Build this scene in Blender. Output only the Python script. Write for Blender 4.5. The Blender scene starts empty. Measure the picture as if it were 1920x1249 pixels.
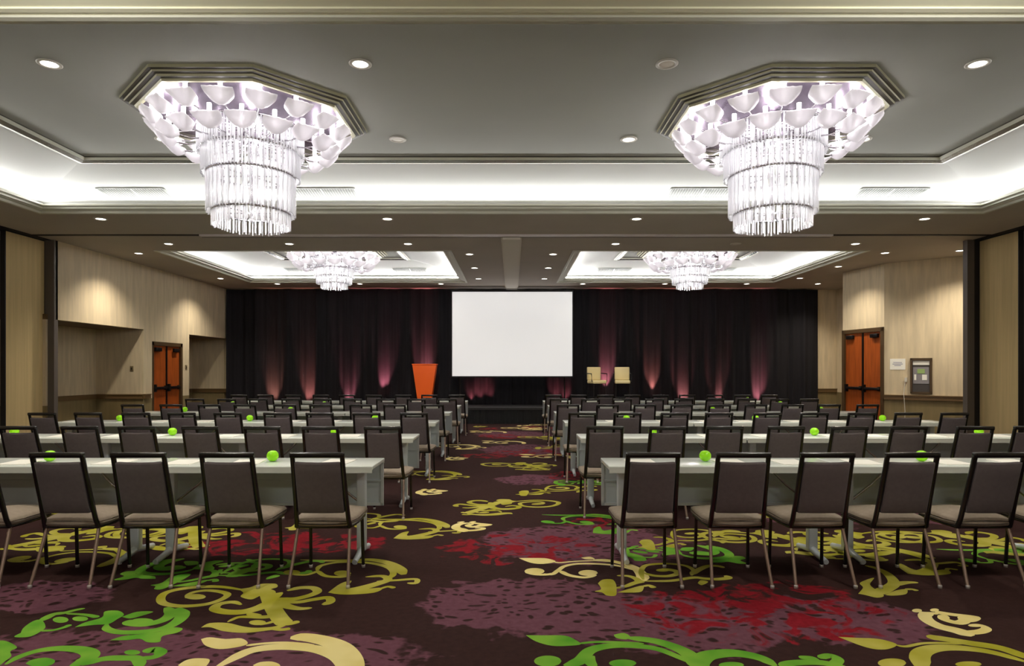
import bpy, bmesh, math, random
from mathutils import Vector, Matrix
random.seed(7)
S = bpy.context.scene
COL = S.collection
PI = math.pi
HC = 1.466            # camera height; heights written Z(h) are measured from the eye level
F = 1200.0            # focal length in pixels of a 1920 px wide frame
HOR = 694.0
def Z(h): return HC + h

# ------------------------------------------------------------------ materials
def srgb(r, g, b):
    f = lambda c: (c/255/12.92) if c/255 <= 0.04045 else ((c/255+0.055)/1.055)**2.4
    return (f(r), f(g), f(b), 1.0)

def new_mat(name):
    m = bpy.data.materials.new(name); m.use_nodes = True
    nt = m.node_tree
    return m, nt, nt.nodes['Principled BSDF'], nt.nodes['Material Output']

def pbr(name, col, rough=0.6, metal=0.0, spec=0.4, noise=None, bump=None, sheen=0.0, coat=0.0):
    """noise=(scale, amount, stretch) mottles the colour; bump=(scale, strength)."""
    m, nt, b, out = new_mat(name)
    b.inputs['Base Color'].default_value = col
    b.inputs['Roughness'].default_value = rough
    b.inputs['Metallic'].default_value = metal
    b.inputs['Specular IOR Level'].default_value = spec
    b.inputs['Sheen Weight'].default_value = sheen
    b.inputs['Coat Weight'].default_value = coat
    tc = nt.nodes.new('ShaderNodeTexCoord')
    if noise:
        mp = nt.nodes.new('ShaderNodeMapping'); mp.inputs['Scale'].default_value = noise[2]
        nz = nt.nodes.new('ShaderNodeTexNoise'); nz.inputs['Scale'].default_value = noise[0]
        nz.inputs['Detail'].default_value = 4
        cr = nt.nodes.new('ShaderNodeValToRGB')
        a = noise[1]
        cr.color_ramp.elements[0].position = 0.3; cr.color_ramp.elements[1].position = 0.7
        cr.color_ramp.elements[0].color = tuple(c*(1-a) for c in col[:3])+(1,)
        cr.color_ramp.elements[1].color = tuple(min(1, c*(1+a)) for c in col[:3])+(1,)
        nt.links.new(tc.outputs['Object'], mp.inputs['Vector'])
        nt.links.new(mp.outputs['Vector'], nz.inputs['Vector'])
        nt.links.new(nz.outputs['Fac'], cr.inputs['Fac'])
        nt.links.new(cr.outputs['Color'], b.inputs['Base Color'])
    if bump:
        nb = nt.nodes.new('ShaderNodeTexNoise'); nb.inputs['Scale'].default_value = bump[0]
        bp = nt.nodes.new('ShaderNodeBump'); bp.inputs['Strength'].default_value = bump[1]
        bp.inputs['Distance'].default_value = 0.01
        nt.links.new(tc.outputs['Object'], nb.inputs['Vector'])
        nt.links.new(nb.outputs['Fac'], bp.inputs['Height'])
        nt.links.new(bp.outputs['Normal'], b.inputs['Normal'])
    return m

def emit(name, col, strength):
    m, nt, b, out = new_mat(name)
    b.inputs['Base Color'].default_value = (0.8, 0.8, 0.8, 1)
    b.inputs['Emission Color'].default_value = col
    b.inputs['Emission Strength'].default_value = strength
    return m

def glassy(name, col, translucent, clear, gloss):
    m, nt, b, out = new_mat(name)
    nt.nodes.remove(b)
    tr = nt.nodes.new('ShaderNodeBsdfTranslucent'); tr.inputs['Color'].default_value = col
    df = nt.nodes.new('ShaderNodeBsdfDiffuse'); df.inputs['Color'].default_value = col
    tp = nt.nodes.new('ShaderNodeBsdfTransparent'); tp.inputs['Color'].default_value = (0.95, 0.95, 0.97, 1)
    gl = nt.nodes.new('ShaderNodeBsdfGlossy'); gl.inputs['Roughness'].default_value = 0.12
    m1 = nt.nodes.new('ShaderNodeMixShader'); m1.inputs[0].default_value = translucent
    m2 = nt.nodes.new('ShaderNodeMixShader'); m2.inputs[0].default_value = clear
    m3 = nt.nodes.new('ShaderNodeMixShader'); m3.inputs[0].default_value = gloss
    L = nt.links.new
    L(df.outputs[0], m1.inputs[1]); L(tr.outputs[0], m1.inputs[2])
    L(m1.outputs[0], m2.inputs[1]); L(tp.outputs[0], m2.inputs[2])
    L(m2.outputs[0], m3.inputs[1]); L(gl.outputs[0], m3.inputs[2])
    L(m3.outputs[0], out.inputs['Surface'])
    return m

M = {}
M['ceiling'] = pbr('ceiling_paint', srgb(160, 161, 153), 0.75, noise=(0.6, 0.05, (1, 1, 1)))
M['soffit'] = pbr('soffit_paint', srgb(182, 173, 163), 0.8, noise=(0.8, 0.06, (1, 1, 1)))
M['cream_soffit'] = pbr('cream_paint', srgb(236, 234, 208), 0.7)
M['crown'] = pbr('crown_paint', srgb(208, 208, 194), 0.45)
M['trim_metal'] = pbr('trim_metal', srgb(170, 172, 168), 0.25, metal=0.75)
M['cove_white'] = pbr('cove_white', srgb(238, 240, 238), 0.75)
M['wall'] = pbr('wall_vinyl', srgb(208, 191, 160), 0.65, noise=(5, 0.12, (2.4, 2.4, 0.25)), bump=(60, 0.08))
M['wainscot'] = pbr('wainscot', srgb(128, 112, 76), 0.6, noise=(5, 0.12, (2, 2, 0.3)))
M['rail'] = pbr('rail_wood', srgb(108, 84, 52), 0.45)
M['panel_fabric'] = pbr('panel_fabric', srgb(206, 182, 132), 0.75, noise=(6, 0.1, (3, 3, 0.12)))
M['dark_gap'] = pbr('dark_gap', srgb(22, 20, 22), 0.6)
M['grey_jamb'] = pbr('grey_jamb', srgb(92, 84, 78), 0.5)
M['door_wood'] = pbr('door_wood', srgb(150, 72, 26), 0.35, noise=(4, 0.25, (6, 6, 0.5)))
M['door_frame'] = pbr('door_frame', srgb(74, 56, 34), 0.4)
M['black_metal'] = pbr('black_metal', srgb(24, 22, 22), 0.35, metal=0.4)
M['curtain'] = pbr('curtain', srgb(29, 27, 30), 0.85, spec=0.15, noise=(3, 0.2, (8, 1, 0.2)))
M['screen'] = emit('screen_surface', (1.0, 0.985, 0.975, 1), 0.46)  # emission stands in for the light falling on the screen
M['stage_skirt'] = pbr('stage_skirt', srgb(22, 22, 24), 0.8)
M['stage_deck'] = pbr('stage_deck', srgb(40, 38, 40), 0.7)
M['orange'] = pbr('orange_lectern', srgb(232, 92, 14), 0.4)
M['cream_vinyl'] = pbr('cream_vinyl', srgb(232, 214, 160), 0.5)
M['fabric'] = pbr('chair_fabric', srgb(105, 96, 99), 0.85, spec=0.2, noise=(40, 0.08, (1, 1, 1)), bump=(350, 0.15), sheen=0.1)
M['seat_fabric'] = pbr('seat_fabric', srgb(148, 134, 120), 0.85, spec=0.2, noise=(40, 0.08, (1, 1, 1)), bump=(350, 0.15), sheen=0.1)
M['frame_dark'] = pbr('chair_frame', srgb(22, 20, 22), 0.22, metal=0.1, spec=0.9)
M['bronze'] = pbr('bronze_leg', srgb(150, 128, 116), 0.3, metal=0.55)
M['glide'] = pbr('glide', srgb(205, 200, 198), 0.3, metal=0.3)
M['laminate'] = pbr('laminate', srgb(234, 240, 235), 0.22, spec=0.5, coat=0.2)
M['edge_band'] = pbr('edge_band', srgb(214, 218, 210), 0.35)
M['table_metal'] = pbr('table_metal', srgb(216, 224, 230), 0.35, metal=0.25)
M['modesty'] = pbr('modesty_panel', srgb(206, 218, 226), 0.4, metal=0.1)
M['apple'] = pbr('green_apple', srgb(160, 248, 24), 0.25, spec=0.5, noise=(7, 0.12, (1, 1, 1)))
M['apple_stem'] = pbr('apple_stem', srgb(70, 60, 20), 0.7)
M['paper'] = pbr('paper', srgb(246, 244, 236), 0.7)
M['ink'] = pbr('ink', srgb(150, 146, 176), 0.7)
M['mirror'] = pbr('mirror_panel', srgb(128, 114, 132), 0.22, metal=0.95)
M['gold_trim'] = pbr('gold_trim', srgb(176, 172, 142), 0.4, metal=0.2)
M['dark_trim'] = pbr('dark_trim', srgb(58, 54, 44), 0.5)
M['petal'] = glassy('frosted_petal', (0.95, 0.93, 0.95, 1), 0.6, 0.10, 0.08)
M['rod'] = glassy('crystal_rod', (0.95, 0.95, 0.97, 1), 0.6, 0.45, 0.16)
M['bulb'] = emit('bulb_glow', (1.0, 0.95, 0.97, 1), 17.0)
M['steel'] = pbr('steel', srgb(200, 196, 200), 0.2, metal=0.9)
M['lamp_on'] = emit('lamp_glow', (1.0, 0.93, 0.82, 1), 9.0)
M['lamp_off'] = pbr('lamp_off', srgb(215, 205, 190), 0.4)
M['white_ring'] = pbr('white_ring', srgb(205, 200, 190), 0.5)
M['cove_lamp'] = emit('cove_glow', (1.0, 0.985, 0.96, 1), 36.0)
M['vent'] = pbr('vent_metal', srgb(128, 134, 128), 0.5)
M['vent_dark'] = pbr('vent_dark', srgb(44, 48, 46), 0.7)
M['beam'] = pbr('beam_paint', srgb(226, 220, 208), 0.7)
M['track'] = pbr('track_alu', srgb(238, 232, 234), 0.4)
M['red_lens'] = emit('red_lens', (1.0, 0.25, 0.2, 1), 12.0)
M['board_glass'] = pbr('board_glass', srgb(76, 72, 72), 0.12, spec=0.6)
M['board_green'] = pbr('board_green', srgb(150, 176, 110), 0.6)
M['board_grey'] = pbr('board_grey', srgb(140, 136, 140), 0.5)
M['switch'] = pbr('switch_plate', srgb(120, 104, 76), 0.5)

# ------------------------------------------------------------------ mesh tools
class MB:
    """collects shapes, links them as ONE mesh object"""
    def __init__(s): s.v = []; s.f = []; s.mi = []; s.sm = []
    def add(s, vs, fs, mi=0, smooth=False):
        o = len(s.v); s.v += [tuple(v) for v in vs]
        for f in fs: s.f.append([i+o for i in f]); s.mi.append(mi); s.sm.append(smooth)
    def box(s, x0, x1, y0, y1, z0, z1, mi=0, mat=None):
        vs = [Vector((x, y, z)) for x in (x0, x1) for y in (y0, y1) for z in (z0, z1)]
        if mat: vs = [mat @ v for v in vs]
        s.add(vs, [(0,1,3,2),(4,6,7,5),(0,4,5,1),(2,3,7,6),(0,2,6,4),(1,5,7,3)], mi)
    def rbox(s, x0, x1, y0, y1, z0, z1, r=0.01, seg=2, mi=0, mat=None, dome=0.0, fn=None):
        bm = bmesh.new()
        bmesh.ops.create_cube(bm, size=1.0)
        for v in bm.verts:
            v.co = Vector((x0+(v.co.x+.5)*(x1-x0), y0+(v.co.y+.5)*(y1-y0), z0+(v.co.z+.5)*(z1-z0)))
        if fn: bmesh.ops.subdivide_edges(bm, edges=bm.edges[:], cuts=3, use_grid_fill=True)
        bmesh.ops.bevel(bm, geom=[e for e in bm.edges if len(e.link_faces) == 2 and e.calc_face_angle(0) > 0.5],
                        offset=r, segments=seg, profile=0.6, affect='EDGES')
        if fn:
            for v in bm.verts: v.co = fn(v.co)
        bm.verts.index_update()
        vs = [(mat @ v.co) if mat else v.co.copy() for v in bm.verts]
        s.add(vs, [[v.index for v in f.verts] for f in bm.faces], mi, True)
        bm.free()
    def tube(s, pts, r, n=8, mi=0, cap=True, flat=1.0):
        pts = [Vector(p) for p in pts]; rings = []
        rr = r if isinstance(r, (list, tuple)) else [r]*len(pts)
        for i, p in enumerate(pts):
            t = (pts[min(i+1, len(pts)-1)]-pts[max(i-1, 0)]).normalized()
            a = Vector((0, 0, 1)) if abs(t.z) < 0.9 else Vector((0, 1, 0))
            u = t.cross(a).normalized(); w = t.cross(u)
            rings.append([p+u*math.cos(2*PI*k/n)*rr[i]+w*math.sin(2*PI*k/n)*rr[i]*flat for k in range(n)])
        vs = [v for g in rings for v in g]
        fs = [(i*n+k, i*n+(k+1) % n, (i+1)*n+(k+1) % n, (i+1)*n+k) for i in range(len(pts)-1) for k in range(n)]
        s.add(vs, fs, mi, True)
        if cap:
            s.add(rings[0], [list(range(n))[::-1]], mi); s.add(rings[-1], [list(range(n))], mi)
    def lathe(s, prof, c=(0, 0, 0), n=24, mi=0, smooth=True, rot=0.0):
        vs = []; m = len(prof)
        for k in range(n):
            a = 2*PI*k/n+rot
            for (r, z) in prof: vs.append((c[0]+r*math.cos(a), c[1]+r*math.sin(a), c[2]+z))
        fs = [(k*m+i, ((k+1) % n)*m+i, ((k+1) % n)*m+i+1, k*m+i+1) for k in range(n) for i in range(m-1)]
        s.add(vs, fs, mi, smooth)
    def quad(s, a, b, c, d, mi=0): s.add([a, b, c, d], [(0, 1, 2, 3)], mi)
    def build(s, name, mats, parent=None, loc=None):
        me = bpy.data.meshes.new(name)
        me.from_pydata(s.v, [], s.f)
        for m in (mats if isinstance(mats, (list, tuple)) else [mats]): me.materials.append(m)
        me.polygons.foreach_set('material_index', s.mi)
        me.polygons.foreach_set('use_smooth', s.sm)
        me.update()
        o = bpy.data.objects.new(name, me); COL.objects.link(o)
        if parent: o.parent = parent
        if loc: o.location = loc
        return o

def empty(name, loc=(0, 0, 0), rz=0.0):
    o = bpy.data.objects.new(name, None); COL.objects.link(o)
    o.location = loc; o.rotation_euler = (0, 0, rz); o.empty_display_size = 0.1
    return o
def tag(o, label, cat, group=None):
    o['label'] = label; o['category'] = cat
    if group: o['group'] = group
    return o
def struct(o): o['kind'] = 'structure'; return o
def copy_tree(o, parent=None):
    c = o.copy(); COL.objects.link(c); c.parent = parent
    for ch in KIDS.get(o, []): KIDS.setdefault(c, []).append(copy_tree(ch, c))
    return c
KIDS = {}
def remember(o):
    KIDS[o] = list(o.children)
    for c in o.children: remember(c)
ORD = ['first', 'second', 'third', 'fourth', 'fifth', 'sixth', 'seventh', 'eighth', 'ninth']
ROWN = ['front row', 'second row', 'third row', 'fourth row', 'fifth row', 'last row']

# ------------------------------------------------------------------ carpet
def flo(px, py):
    s = (py-HOR)/HC
    return ((px-960)/s, F/s)
def smooth_path(p, sub=6):
    if len(p) < 3: sub = 2
    out = []; n = len(p)
    for i in range(n-1):
        p0, p1, p2, p3 = p[max(i-1, 0)], p[i], p[i+1], p[min(i+2, n-1)]
        for k in range(sub):
            t = k/sub
            out.append(tuple(0.5*((2*p1[j])+(-p0[j]+p2[j])*t+(2*p0[j]-5*p1[j]+4*p2[j]-p3[j])*t*t+(-p0[j]+3*p1[j]-3*p2[j]+p3[j])*t**3) for j in (0, 1)))
    out.append(p[-1]); return out
CARPET = MB()
LAYER = [0]
def ribbon(pts, w0, w1, mi):
    """tapered stroke on the floor: half widths w0 .. w1"""
    LAYER[0] = (LAYER[0]+1) % 12
    z = 0.0006+0.00005*LAYER[0]
    P = smooth_path(pts); vs = []; n = len(P)
    for i, p in enumerate(P):
        a, b = P[max(i-1, 0)], P[min(i+1, n-1)]
        dx, dy = b[0]-a[0], b[1]-a[1]; l = math.hypot(dx, dy) or 1e-6
        t = i/(n-1); w = w0+(w1-w0)*t
        w *= min(1, 0.35+6*t, 0.35+6*(1-t))
        vs += [(p[0]-dy/l*w, p[1]+dx/l*w, z), (p[0]+dy/l*w, p[1]-dx/l*w, z)]
    CARPET.add(vs, [(2*i, 2*i+1, 2*i+3, 2*i+2) for i in range(n-1)], mi)
def blob(pts, mi):
    LAYER[0] = (LAYER[0]+1) % 12
    z = 0.0006+0.00005*LAYER[0]
    P = smooth_path(pts+[pts[0]], 4)[:-1]
    CARPET.add([(x, y, z) for x, y in P], [list(range(len(P)))], mi)
GREEN, YEL, CRM, OLV = 1, 2, 3, 4
# every motif: strokes ('s', half width start, end, points), leaves ('p', points), bulbs ('e', cx, cy, rx, ry), in pixels of a crop
def crop(x0, y0, sc, items):
    out = []
    T = lambda p: flo(x0+p[0]/sc, y0+p[1]/sc)
    for it in items:
        if it[0] == 's': out.append(('s', it[1], it[2], [T(p) for p in it[3]]))
        elif it[0] == 'p': out.append(('p', [T(p) for p in it[1]]))
        else:
            _, cx, cy, rx, ry = it
            out.append(('p', [T((cx+rx*math.cos(2*PI*k/10), cy+ry*math.sin(2*PI*k/10))) for k in range(10)]))
    return out
def lay(motif, mi, dx=0.0, dy=0.0, flip=None):
    g = lambda p: ((2*flip-p[0] if flip is not None else p[0])+dx, p[1]+dy)
    for it in motif:
        if it[0] == 's': ribbon([g(p) for p in it[3]], it[1], it[2], mi)
        else: blob([g(p) for p in it[1]], mi)
m_scroll = crop(940, 1020, 5.053, [           # leaf, double arch and two bulbs
    ('p', [(165,135),(300,134),(430,138),(515,168),(400,190),(280,180)]),
    ('s', .012, .012, [(500,172),(560,178),(700,166),(900,160),(1060,172)]),
    ('p', [(755,132),(840,122),(885,146),(800,146)]),
    ('s', .02, .05, [(870,150),(1000,155),(1120,180),(1210,205),(1290,245),(1335,300),(1345,350)]),
    ('s', .02, .018, [(400,284),(480,288),(540,250),(600,212),(720,190),(900,190),(1080,204),(1200,230),(1300,262)]),
    ('e', 315, 260, 95, 30), ('s', .02, .02, [(230,265),(310,288),(420,292),(500,280)]),
    ('s', .025, .02, [(555,255),(620,290),(700,310),(800,318),(900,296)]),
    ('e', 822, 276, 92, 28)])
m_curl = crop(940, 1020, 5.053, [             # spiral with hooks and leaf
    ('s', .02, .02, [(1345,340),(1325,270),(1355,212),(1450,193),(1600,190),(1750,210),(1825,255),(1800,300)]),
    ('s', .02, .03, [(1345,275),(1450,302),(1580,306),(1670,282),(1640,255),(1520,238)]),
    ('e', 1530, 250, 65, 14),
    ('s', .02, .03, [(1340,352),(1600,350),(1820,320),(1930,330),(2050,335),(2150,322),(2120,300)]),
    ('s', .03, .02, [(1800,290),(1860,250),(1960,210),(2060,212),(2110,228)]),
    ('p', [(1860,372),(1890,345),(1960,360),(1900,392)]),
    ('p', [(915,375),(960,340),(1050,338),(1085,380),(1092,440),(1082,490),(1000,490),(955,462),(885,450),(945,430)]),
    ('s', .015, .03, [(1095,302),(1200,305),(1275,330),(1310,360)]),
    ('s', .015, .03, [(1080,422),(1180,402),(1260,372),(1350,350)]),
    ('p', [(1095,462),(1200,430),(1335,396),(1345,430),(1300,460)]),
    ('s', .012, .025, [(1340,405),(1400,395),(1450,418)])])
m_plume = crop(300, 1060, 5.053, [
    ('s', .03, .02, [(800,238),(600,208),(400,205),(200,225),(60,260),(8,310),(30,360),(150,386),(300,386),(460,366),(580,326),(640,282),(590,256),(460,240),(340,252),(262,282),(250,312)]),
    ('e', 335, 300, 100, 26),
    ('p', [(740,228),(850,212),(940,180),(1090,176),(1112,208),(1045,232),(1060,268),(1160,258),(1150,290),(1090,330),(1010,330),(975,280),(930,300),(860,326),(765,300),(790,262)]),
    ('s', .05, .05, [(1010,230),(1030,300),(1080,420),(1150,520),(1200,560)]),
    ('s', .05, .02, [(1060,330),(960,395),(800,440),(640,444),(520,416),(560,370),(690,350),(770,375)]),
    ('s', .03, .03, [(1080,315),(1250,322),(1400,292),(1490,252),(1450,216),(1330,214),(1205,242)]),
    ('s', .025, .03, [(1100,340),(1300,350),(1450,326),(1590,308),(1615,345),(1540,376)]),
    ('s', .045, .015, [(1110,345),(1200,388),(1320,412),(1440,405)]),
    ('p', [(388,592),(470,550),(640,548),(780,580),(900,594),(1060,585),(1180,556),(1225,552),(1130,600),(1000,622),(800,642),(600,626),(480,590)]),
    ('s', .03, .02, [(1160,556),(1240,552),(1320,532)]), ('s', .015, .02, [(1040,598),(1150,612),(1235,600)]),
    ('s', .012, .03, [(640,540),(740,495),(860,490),(980,492),(1100,478)]),
    ('e', 925, 545, 82, 24), ('s', .012, .02, [(940,566),(1040,545),(1110,520)]),
    ('p', [(815,468),(850,450),(960,468),(930,490),(850,486)])])
m_fern = crop(0, 1080, 5.647, [
    ('p', [(220,605),(250,550),(350,480),(440,468),(482,540),(430,590),(330,640),(230,652),(150,644)]),
    ('s', .03, .015, [(430,480),(560,410),(680,392),(800,362),(900,345)]),
    ('s', .012, .018, [(430,580),(560,576),(680,545),(745,516)]),
    ('e', 642, 466, 84, 32), ('e', 850, 455, 84, 26),
    ('s', .012, .02, [(700,400),(850,408),(950,420),(1040,440)]),
    ('p', [(790,545),(900,494),(1080,440),(1110,378),(1250,370),(1312,412),(1240,460),(1150,510),(1000,520)]),
    ('p', [(1290,436),(1450,382),(1625,380),(1500,424),(1380,452)]),
    ('s', .02, .045, [(1130,510),(1130,560),(1250,596),(1450,597),(1650,576),(1800,530),(1905,460),(1930,400),(1880,342)]),
    ('s', .035, .04, [(1760,335),(1810,390),(1765,448),(1660,490),(1520,512),(1380,496),(1400,466)]),
    ('e', 1510, 480, 120, 30),
    ('p', [(1165,684),(1300,640),(1480,620),(1700,590),(1780,548),(1930,556),(1880,602),(1720,640),(1690,702),(1560,704),(1480,668),(1350,682)])])
m_hook = crop(300, 980, 3.84, [               # ring with a swash under it
    ('s', .02, .025, [(1130,350),(1160,310),(1300,285),(1500,290),(1640,322),(1680,370),(1630,412)]),
    ('s', .015, .05, [(1010,268),(1180,275),(1400,272),(1520,268),(1640,290),(1720,330),(1755,375)]),
    ('e', 1315, 366, 62, 20), ('s', .02, .02, [(1130,345),(1190,384),(1300,392),(1370,380)]),
    ('e', 950, 360, 62, 18), ('s', .012, .02, [(960,376),(1060,376),(1140,348)]),
    ('s', .02, .05, [(1480,392),(1600,386),(1640,412),(1560,442),(1420,480),(1290,500)]),
    ('s', .02, .02, [(1560,424),(1700,416),(1840,408),(1842,436),(1780,436)]),
    ('p', [(1210,505),(1300,440),(1380,420),(1350,470),(1450,480),(1600,470),(1540,506),(1330,520)]),
    ('s', .012, .02, [(1580,480),(1640,462),(1690,472)])])
m_cream = crop(1560, 1040, 5.333, [
    ('e', 850, 562, 50, 18), ('s', .015, .02, [(860,570),(930,585),(1060,590)]), ('e', 1025, 556, 45, 16),
    ('s', .03, .055, [(1000,585),(930,605),(960,660),(1080,720),(1250,762),(1410,815)]),
    ('s', .03, .02, [(1030,575),(1200,600),(1400,622),(1485,636)]),
    ('s', .03, .03, [(1130,605),(1120,645),(1250,682),(1325,662),(1290,620)]),
    ('p', [(1280,610),(1420,618),(1490,640),(1440,672),(1340,676),(1290,650)]),
    ('s', .03, .02, [(1330,785),(1480,772),(1545,742),(1480,710),(1370,716)])])
m_big = crop(300, 1060, 5.053, [              # the large scroll cut by the lower picture edge
    ('p', [(388,702),(470,684),(620,700),(770,694),(832,742),(740,776),(560,796),(430,762)]),
    ('s', .014, .012, [(815,762),(1000,742),(1200,735),(1460,756)]),
    ('s', .035, .045, [(540,968),(760,850),(900,800),(1100,775),(1300,776),(1500,800),(1680,872),(1770,990),(1760,1090)]),
    ('s', .045, .07, [(1235,690),(1370,682),(1560,716),(1700,770),(1780,850),(1810,945),(1780,1060)]),
    ('p', [(170,950),(240,905),(330,884),(460,890),(460,930),(400,980),(260,990)]),
    ('p', [(880,950),(950,920),(1060,915),(1135,945),(1120,990),(980,1000)])])
m_vine = crop(940, 1020, 5.053, [
    ('p', [(232,866),(400,868),(600,870),(700,910),(752,952),(640,966),(480,966),(330,926)]),
    ('s', .012, .012, [(740,945),(900,930),(1150,934),(1350,946)]),
    ('p', [(1065,862),(1160,845),(1222,880),(1180,906),(1090,892)]),
    ('s', .03, .05, [(1190,890),(1450,920),(1650,982),(1780,1050),(1870,1140)]),
    ('s', .04, .02, [(600,1160),(740,1110),(840,1012),(1000,970),(1200,964),(1450,990),(1650,1060),(1830,1145)]),
    ('e', 440, 1112, 130, 52), ('e', 1150, 1132, 130, 36),
    ('s', .05, .02, [(800,1060),(830,1110),(880,1170)]),
    ('s', .06, .03, [(1860,1180),(1870,1120),(1960,1058),(2160,1035),(2330,1052),(2480,1092),(2600,1160)]),
    ('e', 2180, 1150, 120, 30),
    ('s', .03, .03, [(2640,1160),(2760,1130),(2990,1124),(3160,1150),(3270,1190)]),
    ('s', .02, .025, [(2820,1078),(2940,1084),(2990,1122)]), ('s', .025, .03, [(3010,1082),(3110,1060),(3190,1096),(3150,1145)])])
m_tail = crop(1560, 1040, 5.333, [
    ('p', [(62,824),(250,834),(420,840),(540,860),(650,902),(560,946),(420,946),(260,902)]),
    ('s', .012, .012, [(640,906),(740,920),(900,890),(1100,885),(1300,896)]),
    ('s', .035, .04, [(945,822),(1100,842),(1400,890),(1700,940),(2000,1050)]),
    ('s', .05, .025, [(900,1160),(880,1010),(970,950),(1150,930),(1400,946),(1650,990),(1960,1080)]),
    ('e', 600, 1086, 142, 46), ('e', 1365, 1098, 132, 28)])
m_left = crop(0, 1080, 5.647, [
    ('p', [(-60,690),(60,690),(180,755),(110,800),(120,850),(60,900),(-60,960)]),
    ('s', .02, .05, [(60,940),(200,860),(400,795),(600,770),(800,775),(920,800),(960,840),(910,890),(760,960)]),
    ('p', [(270,930),(340,890),(480,868),(580,895),(540,945),(380,965)]),
    ('s', .03, .03, [(860,945),(1100,880),(1300,872),(1450,880),(1490,970)]),
    ('e', 1400, 812, 86, 26), ('s', .02, .04, [(1440,875),(1620,862),(1705,812),(1620,782),(1540,815)])])
m_under = crop(1560, 1040, 5.333, [
    ('s', .02, .05, [(330,110),(450,140),(560,200),(620,285),(540,345),(420,400)]),
    ('p', [(262,392),(310,330),(280,282),(420,232),(380,300),(450,360),(520,412),(450,432),(330,405)]),
    ('s', .04, .015, [(610,300),(740,280),(860,280)]), ('p', [(530,405),(640,360),(745,348),(740,396),(610,412)]),
    ('s', .015, .02, [(735,350),(800,348),(855,364)])])
PX, PY = 1.745, 1.415
lay(m_scroll, CRM); lay(m_curl, YEL); lay(m_plume, YEL); lay(m_fern, GREEN); lay(m_hook, YEL)
lay(m_cream, CRM); lay(m_big, CRM); lay(m_vine, GREEN); lay(m_tail, YEL); lay(m_left, GREEN); lay(m_under, YEL)
def at(motif, mi, X, Y, flip=False):          # the motif centred on a floor point
    ps = [p for it in motif for p in (it[3] if it[0] == 's' else it[1])]
    cx = (min(p[0] for p in ps)+max(p[0] for p in ps))/2; cy = (min(p[1] for p in ps)+max(p[1] for p in ps))/2
    lay(motif, mi, (X-cx), Y-cy, cx if flip else None)
at(m_hook, YEL, -.98, 5.92); at(m_plume, YEL, -.05, 6.85, True); at(m_cream, CRM, -.36, 6.0); at(m_hook, GREEN, .78, 6.1)
at(m_curl, YEL, .55, 7.8); at(m_cream, CRM, -.95, 7.7); at(m_hook, YEL, -1.1, 8.9); at(m_fern, GREEN, 1.0, 8.3)
at(m_plume, YEL, .1, 9.75); at(m_scroll, CRM, .55, 10.9); at(m_cream, CRM, -.9, 10.6); at(m_curl, YEL, .9, 12.2); at(m_hook, CRM, -1.0, 12.2)
at(m_scroll, CRM, -.2, 13.0); at(m_plume, YEL, .7, 13.8); at(m_scroll, CRM, -.6, 15.2); at(m_plume, CRM, .3, 16.0); at(m_cream, YEL, -.8, 16.6); at(m_curl, CRM, .6, 17.0)
for X in (2.25, 3.05, 3.85): at(m_plume, YEL, X, 5.45, X == 3.05)
at(m_curl, YEL, 1.55, 5.55); at(m_fern, GREEN, 1.35, 5.1); at(m_hook, YEL, 2.9, 4.95); at(m_hook, GREEN, 3.95, 4.85)
for X in (-3.0, -3.75): at(m_plume, YEL, X, 5.6, X < -3.5)
at(m_scroll, YEL, -3.5, 5.05); at(m_curl, YEL, -1.6, 6.2); at(m_fern, GREEN, -2.35, 4.72, True); at(m_curl, GREEN, -1.95, 4.62)
rc = random.Random(3)
for k in range(7):
    for c in (-4, -3, -2, 1, 2, 3):
        X, Y = c*PX+(.4 if c < 0 else .8)+rc.uniform(-.3, .3), 6.9+k*PY+rc.uniform(-.2, .2)
        at(rc.choice((m_plume, m_curl, m_hook)), rc.choice((YEL, YEL, GREEN, OLV)), X, Y, rc.random() < .5)
        at(rc.choice((m_scroll, m_cream)), rc.choice((CRM, YEL)), X+.8, Y+.5)

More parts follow.
